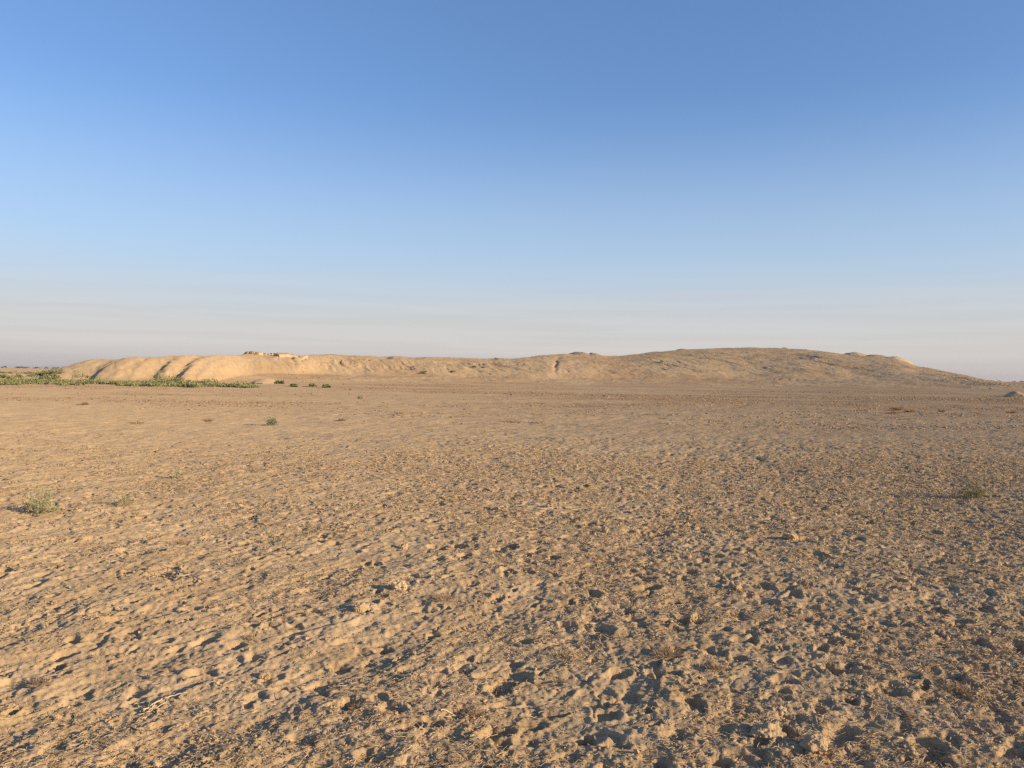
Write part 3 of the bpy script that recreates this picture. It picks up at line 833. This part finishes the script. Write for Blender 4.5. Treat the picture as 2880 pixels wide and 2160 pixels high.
build_ruin()

# ----------------------------------------------------------------- heaps of spoil and stones
def heap(name, X, D, w, dp, h, label, cat, seed, mat, skew=0.0, rough=0.22, group=None, zb=None):
    x = (X-1440)/FPX*D; z = hz(x, D) if zb is None else zb
    n = 46
    g = np.linspace(-1, 1, n); gx, gy = np.meshgrid(g, g)
    rr = np.sqrt(gx**2+gy**2)
    q = gx*w*0.5; p = gy*dp*0.5
    nn = pn(q/(w*0.3)+seed, p/(dp*0.3), seed) + 0.5*pn(q/(w*0.12)+seed, p/(dp*0.12), seed+1)
    hh = h*np.clip(1-(rr*(1+0.25*nn*rough*3))**2.0, -0.5, 1)*(1+rough*nn)
    hh = hh*(1-0.25*skew*gx)
    hh = np.where(rr > 1.02, -0.35, hh)
    q2 = q + skew*w*0.22*np.clip(hh/h, 0, 1)
    hh = np.maximum(hh, -0.35)
    if zb is None:
        hh = hh + np.maximum(hill_z((x+q2).ravel(), (D+p).ravel())[0].reshape(n, n), -0.3) - z
    V = np.stack([q2.ravel(), p.ravel(), hh.ravel()], 1)
    zero = np.zeros(n*n)
    me = grid_mesh(name, V, n, n, mat, {'brown': zero, 'litter': zero, 'olive': zero})
    o = link(name, me, None, (x, D, z-0.05)); tag(o, label, cat, group)
    return o
heap('spoil_heap', 2410, 232, 7.6, 8.0, 0.95, 'bright spoil heap with a dark shaded left side on the right shoulder of the mound', 'heap', 1, MSPOIL, -0.6, 0.15, 'spoil heaps on the mound')
heap('spoil_heap', 2475, 226, 9.0, 9.0, 0.75, 'dull spoil heap between the two bright ones on the right shoulder', 'heap', 2, MHILL, 0.0, 0.2, 'spoil heaps on the mound')
heap('spoil_heap', 2532, 216, 9.5, 9.0, 0.8, 'bright rightmost spoil heap at the shoulder edge of the mound', 'heap', 3, MSPOIL, 0.1, 0.18, 'spoil heaps on the mound')
heap('spoil_heap', 2862, 84, 2.6, 2.4, 0.62, 'small pale heap with a blue shaded flank at the right edge of the plain', 'heap', 4, MHILL, -0.5, 0.2, None, 0.0)
heap('spoil_heap', 745, 101, 3.9, 4, 0.62, 'low smooth pale hump at the mound foot, beyond the scrub belt tip', 'heap', 5, MHILL, 0.2, 0.1, None, 0.1)
heap('spoil_heap', 812, 73, 3.0, 3, 0.17, 'very low pale hump on the plain in front of the low green bushes', 'heap', 6, MHILL, 0.1, 0.1, None, 0.0)
def crest_heap(X, w, h, label, seed, mat):
    D = float(itp(X, DC))-3
    return heap('rubble_heap', X, D, w, w, h, label, 'rubble', seed, mat, -0.4, 0.3, 'rubble heaps on the skyline')
MRUBBLE = clod_mat('grey_rubble', (0.22, 0.17, 0.12), (0.36, 0.28, 0.19))
crest_heap(1627, 6.0, 0.85, 'pointed dark rubble heap on the skyline right of centre', 11, MRUBBLE)
crest_heap(1671, 4.0, 0.55, 'smaller rubble heap right of the pointed one on the skyline', 12, MRUBBLE)
crest_heap(1916, 4.2, 0.5, 'low dark rubble heap on the skyline left of the mound top', 13, MRUBBLE)
crest_heap(2206, 2.4, 0.4, 'tiny dark rubble heap on the skyline at the mound top', 14, MRUBBLE)

# ----------------------------------------------------------------- far tree line
def build_far():
    r = np.random.default_rng(31); S = Soup()
    for i in range(900):
        u = r.uniform(-0.85, 0.85); D = r.uniform(2600, 3600)
        if r.uniform() > 0.7 + 0.6*math.sin(u*23)*math.sin(u*7+1): continue
        w = r.uniform(8, 26); h = r.uniform(3, 6.5)
        clump_leaves(S, r, (u*D, D, -0.5), w, h, 46, 3.4)
    o = link('far_trees', S.mesh('far_trees', MFAR)); tag(o, 'dark blue-grey line of trees along the far horizon', 'trees', None, 'stuff')
build_far()

# ----------------------------------------------------------------- air
def build_haze():
    m = bpy.data.materials.new('dusty_air'); m.use_nodes = True
    nt = m.node_tree; nt.nodes.clear()
    out = nt.nodes.new('ShaderNodeOutputMaterial'); v = nt.nodes.new('ShaderNodeVolumePrincipled')
    v.inputs['Color'].default_value = (0.62, 0.62, 0.70, 1)
    v.inputs['Density'].default_value = 7e-5
    v.inputs['Anisotropy'].default_value = 0.2
    nt.links.new(v.outputs[0], out.inputs['Volume'])
    x, y0, y1, z0, z1 = 62000, -4000, 10500, -1.6, 16
    V = np.array([(-x, y0, z0), (x, y0, z0), (x, y1, z0), (-x, y1, z0), (-x, y0, z1), (x, y0, z1), (x, y1, z1), (-x, y1, z1)], F32)
    Fc = np.array([(0, 3, 2, 1), (4, 5, 6, 7), (0, 1, 5, 4), (1, 2, 6, 5), (2, 3, 7, 6), (3, 0, 4, 7)], np.int32)
    tag(link('haze', poly_mesh('haze', V, Fc, m)), 'pale dusty air over the plain', 'haze', None, 'stuff')
build_haze()

# ----------------------------------------------------------------- sky and sun
w = bpy.data.worlds.new('World'); sc.world = w; w.use_nodes = True
nt = w.node_tree; nt.nodes.clear(); N = NB(nt)
out = N.n('ShaderNodeOutputWorld'); bg = N.n('ShaderNodeBackground')
sky = N.n('ShaderNodeTexSky'); sky.sky_type = 'NISHITA'; sky.sun_disc = False
sky.sun_elevation = SUN_EL; sky.sun_rotation = SUN_AZ
sky.altitude = 30; sky.air_density = 1.0; sky.dust_density = 0.4; sky.ozone_density = 3.0
tc = N.n('ShaderNodeTexCoord').outputs['Generated']
sep = N.n('ShaderNodeSeparateXYZ'); N.l(tc, sep.inputs[0])
wob = N.noise(N.mapping(tc, (2.2, 2.2, 55)), 1.0, 4, 0.55, 0.3)
el = N.math('ADD', sep.outputs[2], N.math('MULTIPLY', N.math('SUBTRACT', wob, 0.5), 0.04))
f = N.ramp(el, 0.158, 0.022, 0.0, 0.92)
gm = N.n('ShaderNodeGamma'); N.l(sky.outputs[0], gm.inputs[0]); gm.inputs[1].default_value = 0.8
skyc = N.mix(1.0, gm.outputs[0], (1.03, 1.24, 1.60), 'MULTIPLY')
dust = N.mix(N.ramp(sep.outputs[2], 0.0, 0.035), (3.45, 3.12, 3.05), (4.35, 4.08, 3.85))
strk = N.noise(N.mapping(tc, (3.0, 3.0, 90)), 1.0, 3, 0.5, 0.2)
dust = N.mix(N.ramp(strk, 0.38, 0.66, 0.0, 0.12), dust, (2.2, 2.1, 2.15))
skyc = N.mix(N.ramp(sep.outputs[2], 0.34, 0.07, 0.0, 0.70), skyc, (3.5, 4.25, 4.9))
c = N.mix(f, skyc, dust)
N.l(c, bg.inputs[0]); bg.inputs[1].default_value = 0.104
N.l(bg.outputs[0], out.inputs[0])

sd = bpy.data.lights.new('sun', 'SUN'); sd.energy = 5.0; sd.angle = math.radians(0.53); sd.color = (1.0, 0.775, 0.48)
so = bpy.data.objects.new('sun', sd); COL.objects.link(so)
so.rotation_euler = SUN.to_track_quat('Z', 'Y').to_euler(); so.location = SUN*100

# ----------------------------------------------------------------- camera
cd = bpy.data.cameras.new('camera'); cd.lens = 28; cd.sensor_width = 36; cd.sensor_fit = 'HORIZONTAL'
cd.clip_start = 0.05; cd.clip_end = 400000
co = bpy.data.objects.new('camera', cd); COL.objects.link(co)
M = Matrix((right, up, -fwd)).transposed().to_4x4(); M.translation = CAM
co.matrix_world = M
sc.camera = co

vs = sc.view_settings
sc.display_settings.display_device = 'sRGB'
vs.view_transform = 'Standard'; vs.look = 'None'; vs.exposure = 0.58; vs.gamma = 1.0
sc.cycles.max_bounces = 6; sc.cycles.diffuse_bounces = 3; sc.cycles.volume_bounces = 1
sc.cycles.use_denoising = False
